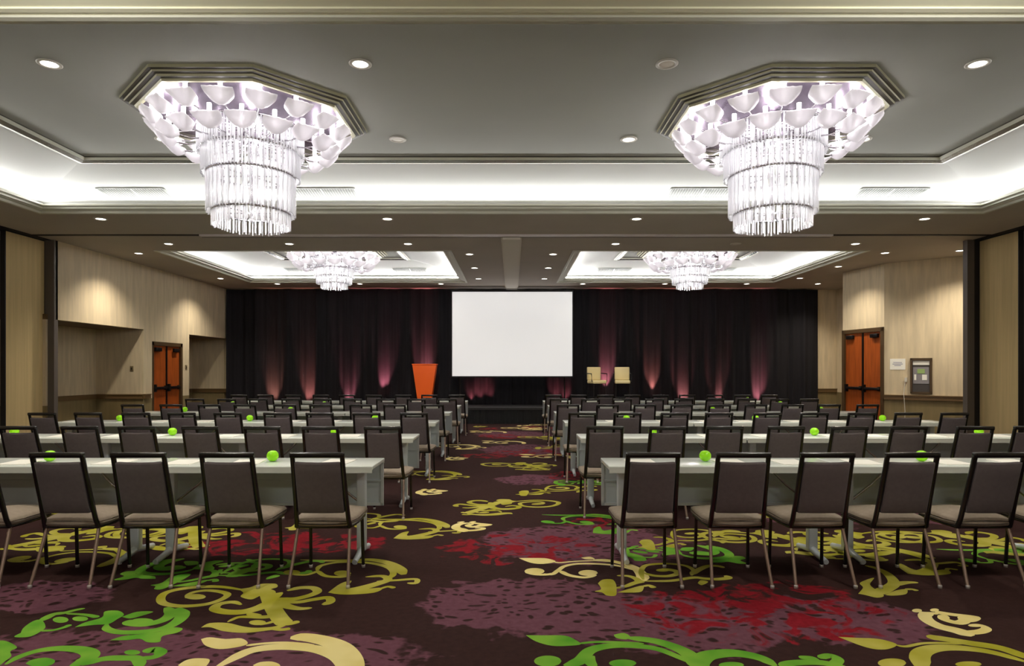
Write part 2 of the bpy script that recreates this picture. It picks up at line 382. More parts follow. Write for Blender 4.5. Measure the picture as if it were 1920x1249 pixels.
def carpet_material():
    m, nt, b, out = new_mat('carpet_ground')
    N = nt.nodes.new; L = nt.links.new
    tc = N('ShaderNodeTexCoord')
    def noise(scale, detail=3, vec=None, dist=0.0):
        n = N('ShaderNodeTexNoise'); n.inputs['Scale'].default_value = scale; n.inputs['Detail'].default_value = detail
        n.inputs['Distortion'].default_value = dist
        L(vec or tc.outputs['Object'], n.inputs['Vector']); return n
    def math_(op, a, c, clamp=False):
        n = N('ShaderNodeMath'); n.operation = op; n.use_clamp = clamp
        for i, q in enumerate((a, c)):
            if isinstance(q, (int, float)): n.inputs[i].default_value = q
            else: L(q, n.inputs[i])
        return n.outputs[0]
    warp = noise(2.2, 2)
    vm = N('ShaderNodeVectorMath'); vm.operation = 'MULTIPLY_ADD'
    vm.inputs[1].default_value = (.34, .34, 0); L(warp.outputs['Color'], vm.inputs[0]); L(tc.outputs['Object'], vm.inputs[2])
    off = N('ShaderNodeVectorMath'); off.operation = 'SUBTRACT'; off.inputs[1].default_value = (.17, .17, 0); L(vm.outputs[0], off.inputs[0])
    def mask(cx, cy, rx, ry):
        a = N('ShaderNodeVectorMath'); a.operation = 'SUBTRACT'; a.inputs[1].default_value = (cx, cy, 0); L(off.outputs[0], a.inputs[0])
        c = N('ShaderNodeVectorMath'); c.operation = 'MULTIPLY'; c.inputs[1].default_value = (1/rx, 1/ry, 0); L(a.outputs[0], c.inputs[0])
        d = N('ShaderNodeVectorMath'); d.operation = 'LENGTH'; L(c.outputs[0], d.inputs[0])
        r = N('ShaderNodeMapRange'); r.inputs['From Min'].default_value = 1.3; r.inputs['From Max'].default_value = .6
        L(d.outputs['Value'], r.inputs['Value']); return r.outputs[0]
    def total(ls):
        cur = None
        for e in ls:
            k = mask(*e); cur = k if cur is None else math_('MAXIMUM', cur, k)
        return cur
    purple = total([(.12, 4.02, .72, .48), (-1.75, 3.28, 1.3, .38), (.85, 3.72, .75, .42), (-3.1, 4.15, .5, .25), (1.95, 3.75, .5, .35), (.6, 5.4, .9, .6), (.25, 8.6, .5, .4),
                    (.3, 11.8, .9, .8), (.1, 14.6, .9, .7), (3.4, 6.6, 1.2, .6), (-3.5, 7.2, 1.2, .7)])
    red = total([(1.5, 3.86, .78, .42), (1.75, 4.2, .45, .25), (.05, 5.3, .6, .42), (-1.95, 5.4, .85, .36), (.95, 6.15, .45, .28), (.3, 11.3, .7, .45), (-.5, 10.9, .4, .3), (-.2, 14.2, .6, .5),
                 (.5, 16.3, .5, .4), (-.5, 16.0, .4, .3), (.9, 8.9, .4, .4)])
    edge = noise(6.5, 3)
    def ragged(mk):
        t = math_('ADD', mk, math_('MULTIPLY', math_('SUBTRACT', edge.outputs['Fac'], .5), 1.1))
        r = N('ShaderNodeMapRange'); r.inputs['From Min'].default_value = .38; r.inputs['From Max'].default_value = .52; L(t, r.inputs['Value']); return r.outputs[0]
    purple = ragged(purple); red = ragged(red)
    vo = N('ShaderNodeTexVoronoi'); vo.inputs['Scale'].default_value = 15; vo.feature = 'F1'
    vw = N('ShaderNodeMapping'); vw.inputs['Scale'].default_value = (.75, 1.1, 1); L(off.outputs[0], vw.inputs['Vector']); L(vw.outputs['Vector'], vo.inputs['Vector'])
    lace = N('ShaderNodeMapRange'); lace.inputs['From Min'].default_value = .27; lace.inputs['From Max'].default_value = .40
    L(vo.outputs['Distance'], lace.inputs['Value'])
    pat = noise(5.5, 4, off.outputs[0], 1.0)
    petal = N('ShaderNodeMapRange'); petal.inputs['From Min'].default_value = .47; petal.inputs['From Max'].default_value = .56
    L(pat.outputs['Fac'], petal.inputs['Value'])
    grain = noise(26, 3)
    mx = lambda fac, c1, c2: None
    def mix(fac, c1, c2):
        n = N('ShaderNodeMix'); n.data_type = 'RGBA'
        L(fac, n.inputs['Factor'])
        for key, c in ((6, c1), (7, c2)):
            if isinstance(c, tuple): n.inputs[key].default_value = c
            else: L(c, n.inputs[key])
        return n.outputs[2]
    base = mix(grain.outputs['Fac'], srgb(40, 24, 24), srgb(60, 38, 36))
    pur = mix(grain.outputs['Fac'], srgb(84, 50, 62), srgb(112, 72, 86))
    rd = mix(grain.outputs['Fac'], srgb(98, 14, 22), srgb(144, 28, 42))
    c1 = mix(math_('MULTIPLY', purple, lace.outputs[0], True), base, pur)
    c2 = mix(math_('MULTIPLY', red, petal.outputs[0], True), c1, rd)
    L(c2, b.inputs['Base Color'])
    b.inputs['Roughness'].default_value = .95; b.inputs['Specular IOR Level'].default_value = .1
    bp = N('ShaderNodeBump'); bp.inputs['Strength'].default_value = .25; bp.inputs['Distance'].default_value = .004
    fz = noise(220, 2); L(fz.outputs['Fac'], bp.inputs['Height']); L(bp.outputs['Normal'], b.inputs['Normal'])
    return m
def pile(name, a, bcol):
    m = pbr(name, a, .95, spec=.1)
    nt = m.node_tree; b = nt.nodes['Principled BSDF']
    tc = nt.nodes.new('ShaderNodeTexCoord'); n = nt.nodes.new('ShaderNodeTexNoise'); n.inputs['Scale'].default_value = 4
    cr = nt.nodes.new('ShaderNodeValToRGB'); cr.color_ramp.elements[0].position = .35; cr.color_ramp.elements[1].position = .65
    cr.color_ramp.elements[0].color = a; cr.color_ramp.elements[1].color = bcol
    nt.links.new(tc.outputs['Object'], n.inputs['Vector']); nt.links.new(n.outputs['Fac'], cr.inputs['Fac']); nt.links.new(cr.outputs['Color'], b.inputs['Base Color'])
    return m
FM = [carpet_material(), pile('pile_green', srgb(82, 148, 40), srgb(122, 170, 58)), pile('pile_yellow', srgb(158, 154, 42), srgb(184, 176, 84)),
      pile('pile_cream', srgb(226, 208, 130), srgb(238, 222, 156)), pile('pile_olive', srgb(120, 150, 44), srgb(160, 168, 60))]
CARPET.quad((-10.8, -5.2, 0), (10.8, -5.2, 0), (10.8, 19.4, 0), (-10.8, 19.4, 0), 0)
CARPET.box(-10.8, 10.8, -5.2, 19.4, -.12, -.02, 0)
struct(CARPET.build('floor', FM))

# ------------------------------------------------------------------ ceiling
SOF = Z(2.43)
b = MB()
b.box(-10.8, -7.32, 4.38, 9.92, SOF, SOF+.06); b.box(7.32, 10.8, 4.38, 9.92, SOF, SOF+.06)
b.box(-10.8, 10.8, 9.92, 12.98, SOF, SOF+.06)
b.box(-10.8, -7.27, 12.98, 17.72, SOF, SOF+.06); b.box(7.27, 10.8, 12.98, 17.72, SOF, SOF+.06)
b.box(-1.23, 1.23, 12.98, 17.72, SOF, SOF+.06)
b.box(-10.8, 10.8, 17.72, 19.5, SOF, SOF+.06)
struct(b.build('ceiling', M['soffit']))
b = MB(); b.box(-10.8, 10.8, -5.2, 4.38, SOF, SOF+.06)
b.box(-10.8, 10.8, 4.28, 4.33, SOF-.012, SOF)
struct(b.build('ceiling', M['cream_soffit']))
def frame_strip(b, r0, z0, r1, z1, mi=0):
    """ring of four sloped strips between two rectangles (x0,x1,y0,y1)"""
    c = lambda r, z: [(r[0], r[2], z), (r[1], r[2], z), (r[1], r[3], z), (r[0], r[3], z)]
    A, B = c(r0, z0), c(r1, z1)
    for i in range(4): b.quad(A[i], A[(i+1) % 4], B[(i+1) % 4], B[i], mi)
def grow(r, e): return (r[0]-e, r[1]+e, r[2]-e, r[3]+e)
TRIM = [0]
def trim(bm, mats, n=None):
    TRIM[0] += 1
    return struct(bm.build('trim_%d' % TRIM[0], mats))
def tray(lip, flat, near=True):
    """coffer: crown moulding round the opening, lit cove, sloped white sides, flat grey top"""
    b = MB()
    prof = [(.22, 2.43), (.22, 2.415), (.17, 2.415), (.15, 2.445), (.10, 2.455), (.085, 2.475), (.03, 2.485), (.0, 2.495), (0, 2.52), (.04, 2.52), (.05, 2.46), (.36, 2.46)]
    for (e0, z0), (e1, z1) in zip(prof, prof[1:]): frame_strip(b, grow(lip, e0), Z(z0), grow(lip, e1), Z(z1))
    trim(b, M['crown'])
    b = MB()
    frame_strip(b, grow(lip, .36), Z(2.46), grow(lip, .36), Z(2.62))
    rr = grow(lip, .36)
    if near: frame_strip(b, rr, Z(2.62), flat, Z(2.85))
    else:
        A = [(rr[0], rr[2], Z(2.62)), (rr[1], rr[2], Z(2.62)), (rr[1], rr[3], Z(2.62)), (rr[0], rr[3], Z(2.62))]
        fl = [(flat[0], rr[2], Z(2.85)), (flat[1], rr[2], Z(2.85)), (flat[1], flat[3], Z(2.85)), (flat[0], flat[3], Z(2.85))]
        b.quad(A[1], A[2], fl[2], fl[1]); b.quad(A[2], A[3], fl[3], fl[2]); b.quad(A[3], A[0], fl[0], fl[3]); b.quad(A[0], A[1], fl[1], fl[0])
    struct(b.build('ceiling', M['cove_white']))
    y0 = flat[2] if near else rr[2]
    b = MB(); b.box(flat[0], flat[1], y0, flat[3], Z(2.85), Z(2.9)); struct(b.build('ceiling', M['ceiling']))
    b = MB()
    fr = (flat[0], flat[1], y0, flat[3])
    for (e0, z0), (e1, z1), mi in (((.0, 2.85), (.0, 2.83), 0), ((.0, 2.83), (-.05, 2.83), 1), ((-.05, 2.83), (-.09, 2.80), 0), ((.1, 2.815), (.0, 2.83), 0)):
        frame_strip(b, grow(fr, e0), Z(z0), grow(fr, e1), Z(z1), mi)
    b2 = MB(); t0 = 0
    for (e0, z0), (e1, z1), mi in (((.16, 2.812), (.10, 2.80), 0), ((.10, 2.80), (.02, 2.815), 1), ((.02, 2.815), (-.03, 2.835), 0), ((-.03, 2.835), (-.03, 2.85), 2)):
        frame_strip(b2, grow(fr, e0), Z(z0), grow(fr, e1), Z(z1), mi)
    trim(b2, [M['crown'], M['trim_metal'], M['dark_trim']])
    # lamps lying on the ledge behind the moulding
    b = MB(); g, h = grow(lip, .17), grow(lip, .215)
    za, zb = Z(2.50), Z(2.575)
    ring = lambda q, z: [(q[0], q[2], z), (q[1], q[2], z), (q[1], q[3], z), (q[0], q[3], z)]
    A, B, D = ring(g, za), ring(h, zb), ring(grow(h, .01), zb-.004); E = ring(grow(h, .01), Z(2.462)); G = ring(grow(lip, .16), Z(2.462)); K = ring(grow(lip, .16), za-.004)
    for q in ((0, 1, 2, 3) if near else (1, 2, 3)):
        n = (q+1) % 4
        b.quad(A[q], A[n], B[n], B[q], 0)                       # glowing face, tilted towards the slope
        b.quad(B[q], B[n], D[n], D[q], 1); b.quad(D[q], D[n], E[n], E[q], 1); b.quad(G[q], G[n], K[n], K[q], 1); b.quad(K[q], K[n], A[n], A[q], 1)
    struct(b.build('ceiling_cove_lamp', [M['cove_lamp'], M['white_ring']]))
tray((-7.1, 7.1, 4.60, 9.70), (-5.72, 5.72, 4.6, 8.56), near=False)
tray((1.45, 7.05, 13.2, 17.5), (2.75, 5.75, 14.4, 16.2))
tray((-7.05, -1.45, 13.2, 17.5), (-5.75, -2.75, 14.4, 16.2))
# beam down the middle of the far ceiling and the wall track across it
b = MB(); b.box(-.17, .15, 11.56, 18.8, SOF-.07, SOF-.0005); b.box(-.20, .18, 11.56, 18.8, SOF-.03, SOF-.0005); trim(b, M['beam'])
b = MB(); b.box(-5.6, 5.75, 11.45, 11.55, SOF-.03, SOF-.0005, 0); b.box(-8.8, -5.6, 11.46, 11.54, SOF-.012, SOF-.0005, 1); b.box(5.75, 8.8, 11.46, 11.54, SOF-.012, SOF-.0005, 1)
b.box(-5.6, 5.75, 11.55, 11.57, SOF-.035, SOF-.0005, 1)
for sx in (-1, 1): b.box(min(sx*8.6, sx*8.9), max(sx*8.6, sx*8.9), 8.5, 12.0, SOF-.012, SOF-.0005, 1)
trim(b, [M['track'], M['dark_gap']])

# ------------------------------------------------------------------ walls
RAIL0, RAIL1 = .80, .90
def wall_seg(b, p, q, z0=0, z1=SOF, th=.12, left=True, mi=0):
    """vertical slab from p to q (x,y) with its visible face on the line; thickness away from the room"""
    d = Vector((q[0]-p[0], q[1]-p[1])); n = Vector((-d.y, d.x)).normalized()*(th if left else -th)
    vs = [(p[0], p[1]), (q[0], q[1]), (q[0]+n.x, q[1]+n.y), (p[0]+n.x, p[1]+n.y)]
    b.add([(x, y, z0) for x, y in vs]+[(x, y, z1) for x, y in vs], [(0,1,2,3),(7,6,5,4),(0,4,5,1),(1,5,6,2),(2,6,7,3),(3,7,4,0)], mi)
def rail_seg(p, q, left):
    b = MB()
    wall_seg(b, p, q, RAIL0, RAIL1, .035, not left); wall_seg(b, p, q, RAIL1-.015, RAIL1+.008, .05, not left)
    wall_seg(b, p, q, 0.0, .10, .015, not left)
    trim(b, M['rail'])
XL = -8.55
b = MB()
N1, N2, D1 = (12.0, 14.85), (16.95, 19.3), (15.2, 16.62)
NT, DT = HC+.945, HC+.685
def left_wall(z0, z1, mi):   # solid stretches of the left wall between the openings
    pass
W = lambda y0, y1, z0, z1, mi=0: b.box(XL-.12, XL, y0, y1, z0, z1, mi)
W(N1[0], N1[1], NT, SOF); W(N1[1], D1[0], RAIL0, SOF); W(N1[1], D1[0], 0, RAIL0, 1)
W(D1[0], D1[1], DT, SOF); W(D1[1], N2[0], RAIL0, SOF); W(D1[1], N2[0], 0, RAIL0, 1); W(N2[0], 19.4, NT, SOF)
for (a, c) in (N1, N2):      # the niches behind it
    for z0, z1, mi in ((RAIL0, NT, 0), (0, RAIL0, 1)):
        b.box(-9.75, -9.65, a-.1, c+.1, z0, z1, mi); b.box(-9.65, XL-.12, a-.1, a, z0, z1, mi); b.box(-9.65, XL-.12, c, c+.1, z0, z1, mi)
    b.box(-9.75, XL-.12, a-.1, c+.1, NT, NT+.1, 2)
struct(b.build('wall_left', [M['wall'], M['wainscot'], M['rail']]))
for (a, c) in (N1, N2):
    rail_seg((-9.65, a), (-9.65, c), True)
    rail_seg((-9.65, c), (XL, c), True)
rail_seg((XL, N1[1]), (XL, D1[0]-.1), True)
b = MB(); b.box(-8.98, -8.9, -5.2, 11.02, 0, SOF); struct(b.build('wall_left', M['wall']))
b = MB(); b.box(8.9, 8.98, -5.2, 11.02, 0, SOF); struct(b.build('wall_right', M['wall']))
b = MB(); b.box(-10.8, 10.8, -5.3, -5.2, 0, SOF); struct(b.build('wall_back', M['wall']))
b = MB(); b.box(-9.8, 10.0, 19.36, 19.46, RAIL0, SOF, 0); b.box(-9.8, 10.0, 19.36, 19.46, 0, RAIL0, 1); struct(b.build('wall_front', [M['wall'], M['wainscot']]))
rail_seg((9.1, 19.36), (9.85, 19.36), True)
b = MB()                     # grey jambs that close the partition pockets
b.box(-8.84, XL, 11.95, 12.05, 0, SOF, 0); b.box(8.62, 8.84, 11.95, 12.05, 0, SOF, 1); b.box(8.49, 8.62, 11.93, 12.05, 0, SOF, 0)
b.box(8.84, 10.6, 11.97, 12.05, 0, SOF, 0); b.box(-10.6, -8.84, 11.97, 12.05, 0, SOF, 0)
trim(b, [M['grey_jamb'], M['dark_gap']])
R1, R2, R3, R4 = (9.72, 13.55), (8.49, 14.6), (8.27, 16.0), (9.82, 17.0)
b = MB()
for z0, z1, mi in ((RAIL0, SOF, 0), (0, RAIL0, 1)):
    wall_seg(b, (9.72, 12.05), R1, z0, z1, .1, False, mi)
    wall_seg(b, R1, R2, z0, z1, .1, False, mi)
    wall_seg(b, R3, R4, z0, z1, .1, False, mi); wall_seg(b, R4, (9.82, 19.36), z0, z1, .1, False, mi)
DTR = HC+.985
wall_seg(b, R2, R3, DTR, SOF, .1, False, 0)
struct(b.build('wall_right', [M['wall'], M['wainscot']]))
rail_seg(R1, R2, False)
# doors -------------------------------------------------------------
def double_door(name, p, q, h, toward):
    """two wooden leaves between p and q (floor points); toward = unit vector into the room"""
    p, q = Vector((p[0], p[1], 0)), Vector((q[0], q[1], 0))
    w = (q-p).length; ax = (q-p).normalized(); n = Vector((toward[0], toward[1], 0))
    mt = Matrix(((ax.x, n.x, 0, p.x), (ax.y, n.y, 0, p.y), (0, 0, 1, 0), (0, 0, 0, 1)))
    fb = MB(); e = .09
    fb.box(0, e, -.08, .03, 0, h); fb.box(w-e, w, -.08, .03, 0, h); fb.box(0, w, -.08, .03, h-e, h)
    root = struct(fb.build(name, M['door_frame'])); root.matrix_world = mt
    for k in (0, 1):
        x0 = e+.004 if k == 0 else w/2+.004; x1 = w/2-.004 if k == 0 else w-e-.004
        lb = MB(); lb.box(x0, x1, -.06, -.015, .01, h-e-.005)
        lf = lb.build('door_leaf', M['door_wood'], root)
        pb = MB(); pb.rbox(x0+.02, x1-.02, -.015, .045, 1.0, 1.06, .012); pb.box(x0+.03, x0+.09, -.015, .03, .98, 1.08); pb.box(x1-.09, x1-.03, -.015, .05, .94, 1.12)
        pb.build('push_bar', M['black_metal'], lf)
        cb = MB(); xm = x0+.08 if k == 0 else x1-.32
        cb.rbox(xm, xm+.24, -.015, .05, h-e-.14, h-e-.05, .01); cb.build('door_closer', M['black_metal'], lf)
    mb = MB(); mb.box(w/2-.028, w/2+.028, -.05, .0, .01, h-e-.005); mb.build('astragal', M['black_metal'], root)
    return root
double_door('door_1', (XL-.03, D1[1]), (XL-.03, D1[0]), DT, (1, 0))
dv = (Vector(R3)-Vector(R2)).normalized()
double_door('door_2', R2, R3, DTR, (-dv.y, dv.x) if -dv.y < 0 else (dv.y, -dv.x))

# partition panels --------------------------------------------------
for sx, side in ((-1, 'left'), (1, 'right')):
    r = empty('partition_panel', (sx*8.765, 11.49, 0), 0)
    tag(r, 'tall tan folding partition panel standing parked at the %s edge of the room' % side, 'partition panel')
    pb = MB(); pb.box(-.035, .035, -.455, .455, .03, SOF-.03); pb.build('panel', M['panel_fabric'], r)
    eb = MB(); eb.box(-.04, .04, -.475, -.455, .0, SOF-.02); eb.box(-.04, .04, .455, .475, .0, SOF-.02)
    eb.box(-.04, .04, -.455, .455, SOF-.03, SOF-.013); eb.box(-.04, .04, -.455, .455, 0, .03); eb.build('edge_frame', M['dark_gap'], r)

# ------------------------------------------------------------------ recessed downlights
def spot(name, loc, energy, size, blend, col, target=None, radius=.05):
    l = bpy.data.lights.new(name, 'SPOT'); l.energy = energy; l.spot_size = size; l.spot_blend = blend; l.color = col; l.shadow_soft_size = radius
    o = bpy.data.objects.new(name, l); COL.objects.link(o); o.location = loc
    if target is not None: o.rotation_euler = (Vector(target)-Vector(loc)).to_track_quat('-Z', 'Y').to_euler()
    return o
def downlight(x, y, h, label, on=True, energy=170, group=None):
    r = empty('downlight', (x, y, Z(h)))
    tag(r, label, 'ceiling light', group)
    rb = MB(); rb.lathe([(.072, -.001), (.072, -.010), (.095, -.012), (.105, -.006), (.105, -.001)], n=20); rb.build('trim_ring', M['white_ring'], r)
    lb = MB(); lb.lathe([(.0, -.006), (.05, -.007), (.072, -.004)], n=20); lb.build('lens', M['lamp_on'] if on else M['lamp_off'], r)
    if on: spot('downlight_lamp', (x, y, Z(h)-.03), energy, math.radians(125), 1.0, (1, .9, .74), None, .09)
NAMES4 = ['leftmost', 'second from left', 'third from left', 'rightmost']
for i, x in enumerate((-4.3, -1.41, 1.44, 4.33)):
    downlight(x, 5.95, 2.85, 'round recessed downlight, %s in the nearest row on the front ceiling' % NAMES4[i], i != 2, group='downlights of the front ceiling')
    downlight(x, 7.9, 2.85, 'small recessed downlight %s in the row behind the big chandeliers' % NAMES4[i], i != 1, group='downlights of the front ceiling')
for i, x in enumerate((-6.6, -2.0, 2.0, 6.62)):
    downlight(x, 10.27, 2.43, 'recessed downlight %s in the soffit row just under the front cove' % NAMES4[i], energy=40, group='soffit downlights')
NAMES6 = ['leftmost', 'second from left', 'third from left', 'fourth from left', 'fifth from left', 'rightmost']
for i, x in enumerate((-6.6, -4.28, -2.0, 1.99, 4.3, 6.6)):
    downlight(x, 12.3, 2.43, 'recessed downlight %s in the row before the far lit coffers' % NAMES6[i], i != 4, 40, 'far ceiling downlights')
    downlight(x, 18.0, 2.43, 'tiny recessed downlight %s in the row above the black curtain' % NAMES6[i], True, 14, 'far ceiling downlights')
for i, y in enumerate((13.4, 15.2, 17.0)):
    w = ('nearest', 'middle', 'farthest')[i]
    downlight(-.89, y, 2.43, '%s of three downlights left of the central ceiling beam' % w, True, 40, 'downlights beside the beam')
    downlight(.86, y, 2.43, '%s of three downlights right of the central ceiling beam' % w, True, 40, 'downlights beside the beam')
WL = [(-7.76, 13.3, 'nearer of two downlights that wash the left wall', 120, True), (-7.72, 16.95, 'farther of two downlights that wash the left wall', 110, True),
      (7.73, 13.26, 'nearest downlight between the right coffer and the notice board wall', 60, True), (7.65, 15.0, 'downlight in the ceiling before the right door', 90, True),
      (7.6, 16.9, 'downlight beyond the right door by the far corner of the coffer', 50, True), (8.6, 18.0, 'downlight at the right end of the black curtain', 120, True),
      (9.1, 13.0, 'dim downlight close to the notice board wall', 120, True)]
for x, y, lab, e, on in WL: downlight(x, y, 2.43, lab, on, e*2.4, 'downlights along the side walls')

# ------------------------------------------------------------------ chandeliers
def point(name, loc, energy, radius, col=(1, .96, .95)):
    l = bpy.data.lights.new(name, 'POINT'); l.energy = energy; l.shadow_soft_size = radius; l.color = col
    o = bpy.data.objects.new(name, l); COL.objects.link(o); o.location = loc; return o
def petal_mesh():
    """frosted scallop: narrow at the inner end, a broad straight lip outward, cupped upward"""
    b = MB(); nu, nv = 8, 10
    def P(u, v, t):
        w = .142*max(0.0, 1-(1-u)**2.4)**.5+.004
        tip = .022*(1-abs(v))-.012*math.cos(v*10)*.3
        x = .20*u+tip*u**3
        z = .05*u*u-.10*(1-v*v)*(1-u**2.5)*(.35+.65*min(1, u*2))+.003*math.cos(v*14)
        return Vector((x, v*w, z+t))
    for t in (0.0, .008):
        vs = [P(i/nu, -1+2*j/nv, t) for i in range(nu+1) for j in range(nv+1)]
        b.add(vs, [(i*(nv+1)+j, (i+1)*(nv+1)+j, (i+1)*(nv+1)+j+1, i*(nv+1)+j+1) for i in range(nu) for j in range(nv)], 0, True)
    return b
def chandelier(cx, cy, label, near, tiers, base):
    root = empty('chandelier', (cx, cy, 0)); tag(root, label, 'chandelier', 'crystal chandeliers')
    A = 1.177; k8 = 1/math.cos(PI/8)
    b = MB()
    zc = Z(2.85)
    pr = [(A, 0, 0), (A, -.03, 0), (A-.035, -.035, 1), (A-.04, -.05, 0), (A-.08, -.055, 1), (A-.085, -.075, 0), (A-.125, -.08, 1), (A-.135, -.10, 0), (A-.165, -.10, 0), (A-.165, -.04, 1)]
    for (r0, z0, _), (r1, z1, mi) in zip(pr, pr[1:]):
        b.lathe([(r0*k8, z0), (r1*k8, z1)], (0, 0, zc), 8, mi, False, PI/8)
    b.build('octagon_frame', [M['gold_trim'], M['dark_trim']], root)
    b = MB(); b.lathe([(0, -.04), ((A-.16)*k8, -.04)], (0, 0, zc), 8, 0, False, PI/8); b.build('mirror_panel', M['mirror'], root)
    pm = None; bm_ = None; arms = MB()
    for (r, z, n, ph) in ((.87, 2.635, 17, .0), (.74, 2.465, 17, .5)):
        for k in range(n):
            a = 2*PI*(k+ph)/n
            if pm is None: o = petal_mesh().build('petal', M['petal'], root); pm = o
            else:
                o = pm.copy(); COL.objects.link(o); o.parent = root
            rj = random.uniform(-.05, .05)
            o.location = (r*math.cos(a), r*math.sin(a), Z(z)+random.uniform(-.008, .008)); o.rotation_euler = (random.uniform(-.08, .08), rj*.5, a+rj)
            arms.tube([(.1*math.cos(a), .1*math.sin(a), Z(z)+.06), ((r-.1)*math.cos(a), (r-.1)*math.sin(a), Z(z)-.03), ((r+.03)*math.cos(a), (r+.03)*math.sin(a), Z(z)-.02)], .008, 5)
            if r > .7:
                if bm_ is None:
                    bb = MB(); bb.tube([(0, 0, 0), (0, 0, .16)], .022, 8); bm_ = bb.build('bulb', M['bulb'], root); q = bm_
                else:
                    q = bm_.copy(); COL.objects.link(q); q.parent = root
                q.location = ((r+.10)*math.cos(a), (r+.10)*math.sin(a), Z(z)+.0)
    b = arms; b.lathe([(.0, base), (.06, base), (.10, .0), (.10, .02), (0, .02)], (0, 0, Z(2.79)), 16)
    b.tube([(0, 0, Z(2.79)), (0, 0, Z(tiers[-1][2])+.06)], .015, 8); b.build('stem', M['steel'], root)
    rod_cache = {}
    budget = 100 if near else 0
    share = [int(budget*t[3]) for t in tiers]
    for ti, (R, z1, z0, sh) in enumerate(tiers):
        b = MB(); b.lathe([(R-.03, .0), (R-.03, .018), (R+.012, .018), (R+.012, .0), (R-.03, .0)], (0, 0, Z(z1)), 40)
        for q in range(3): b.box(-R, R, -.006, .006, Z(z1), Z(z1)+.012, 0, Matrix.Rotation(PI*q/3, 4, 'Z'))
        tier = b.build('crystal_tier', M['steel'], root)
        n = int(2*PI*R/(.036 if near else .06)); rr = .0105 if near else .018
        # the rods that face the room, each its own object, as many as the share allows
        order = sorted(range(n), key=lambda k: abs(((2*PI*(k+.5)/n+math.atan2(cy, cx)-0) % (2*PI))-PI) if False else -math.cos(2*PI*(k+.5)/n-math.atan2(-cy, -cx)))
        single = set(order[:share[ti]])
        rest = MB(); first = None
        for k in range(n):
            a = 2*PI*(k+.5)/n; L_ = z1-z0+random.uniform(-.012, .012)
            x, y = R*math.cos(a), R*math.sin(a)
            if k in single:
                if first is None:
                    rb = MB(); L0 = z1-z0; rb.tube([(0, 0, 0), (0, 0, -L0+.02), (0, 0, -L0)], [rr, rr, rr*.4], 6); first = rb.build('crystal_rod', M['rod'], tier); o = first
                else:
                    o = first.copy(); COL.objects.link(o); o.parent = tier
                o.location = (x, y, Z(z1)); o.scale = (1, 1, L_/(z1-z0))
            else:
                rest.tube([(x, y, Z(z1)), (x, y, Z(z1)-L_)], rr, 6)
        # an inner curtain of rods, seen only between the outer ones
        for k in range(n//2):
            a = 2*PI*(k+.25)/(n//2); x, y = (R-.07)*math.cos(a), (R-.07)*math.sin(a)
            rest.tube([(x, y, Z(z1)), (x, y, Z(z0)+.01)], rr, 6)
        o = rest.build('crystal_rods', M['rod'], tier); o['kind'] = 'stuff'
    zt, zb = tiers[0][1], tiers[-1][2]
    for k in range(4):
        h = zt+(zb-zt)*(k+.45)/4
        point('chandelier_or_fill_lamp', (cx, cy, Z(h)), CH_E*(1 if near else .7), .07)
    return root
CH_E = 20
TN = [(.55, 2.66, 2.38, .26), (.51, 2.41, 2.14, .25), (.46, 2.15, 1.73, .25), (.405, 1.74, 1.585, .24)]
TF = [(.55, 2.66, 2.42, 0), (.45, 2.40, 2.20, 0), (.40, 2.22, 2.05, 0), (.30, 2.06, 1.94, 0)]
chandelier(-2.90, 7.13, 'large tiered crystal chandelier on the front ceiling, left of the aisle', True, TN, -.1)
chandelier(2.90, 7.13, 'large tiered crystal chandelier on the front ceiling, right of the aisle', True, TN, -.1)
chandelier(-4.25, 15.3, 'far crystal chandelier in the lit coffer left of the beam', False, TF, -.1)
chandelier(4.25, 15.3, 'far crystal chandelier in the lit coffer right of the beam', False, TF, -.1)

# ------------------------------------------------------------------ air vents in the coves
def vent(x, ylo, zlo, yhi, zhi, w, label):
    """grille lying on the sloped far side of a coffer, from its lower to its upper edge"""
    d = Vector((0, yhi-ylo, zhi-zlo)); h = d.length; t = d.normalized(); n = Vector((0, -t.z, t.y))
    if n.z > 0: n = -n
    mt = Matrix(((1, t.x, n.x, x), (0, t.y, n.y, ylo), (0, t.z, n.z, zlo), (0, 0, 0, 1)))
    r = empty('air_vent'); r.matrix_world = mt; tag(r, label, 'air vent', 'air vents in the coves')
    b = MB(); b.box(-w/2, w/2, 0, .02, .003, .009); b.box(-w/2, w/2, h-.02, h, .003, .009); b.box(-w/2, -w/2+.02, 0, h, .003, .009); b.box(w/2-.02, w/2, 0, h, .003, .009); b.box(-.012, .012, 0, h, .003, .009)
    b.build('frame', M['vent'], r)
    b = MB(); b.box(-w/2+.02, w/2-.02, .02, h-.02, .001, .004, 1)
    k = int(w/.04)
    for i in range(k):
        xx = -w/2+.02+(w-.04)*(i+.5)/k; b.box(xx-.003, xx+.003, .02, h-.02, .004, .008, 0)
    b.build('grille', [M['vent'], M['vent_dark']], r)
def slope_pt(y, y0, z0, y1, z1): return z0+(z1-z0)*(y-y0)/(y1-y0)
FY0, FY1 = 10.06, 8.56
for x, lab in ((-5.68, 'air vent in the front cove, left of the left big chandelier'), (-2.85, 'air vent in the front cove, right of the left big chandelier'),
               (2.87, 'air vent in the front cove, left of the right big chandelier'), (5.70, 'air vent in the front cove, right of the right big chandelier')):
    y0, y1 = 9.84, 9.50
    vent(x, y0, slope_pt(y0, FY0, Z(2.62), FY1, Z(2.85)), y1, slope_pt(y1, FY0, Z(2.62), FY1, Z(2.85)), 1.02, lab)
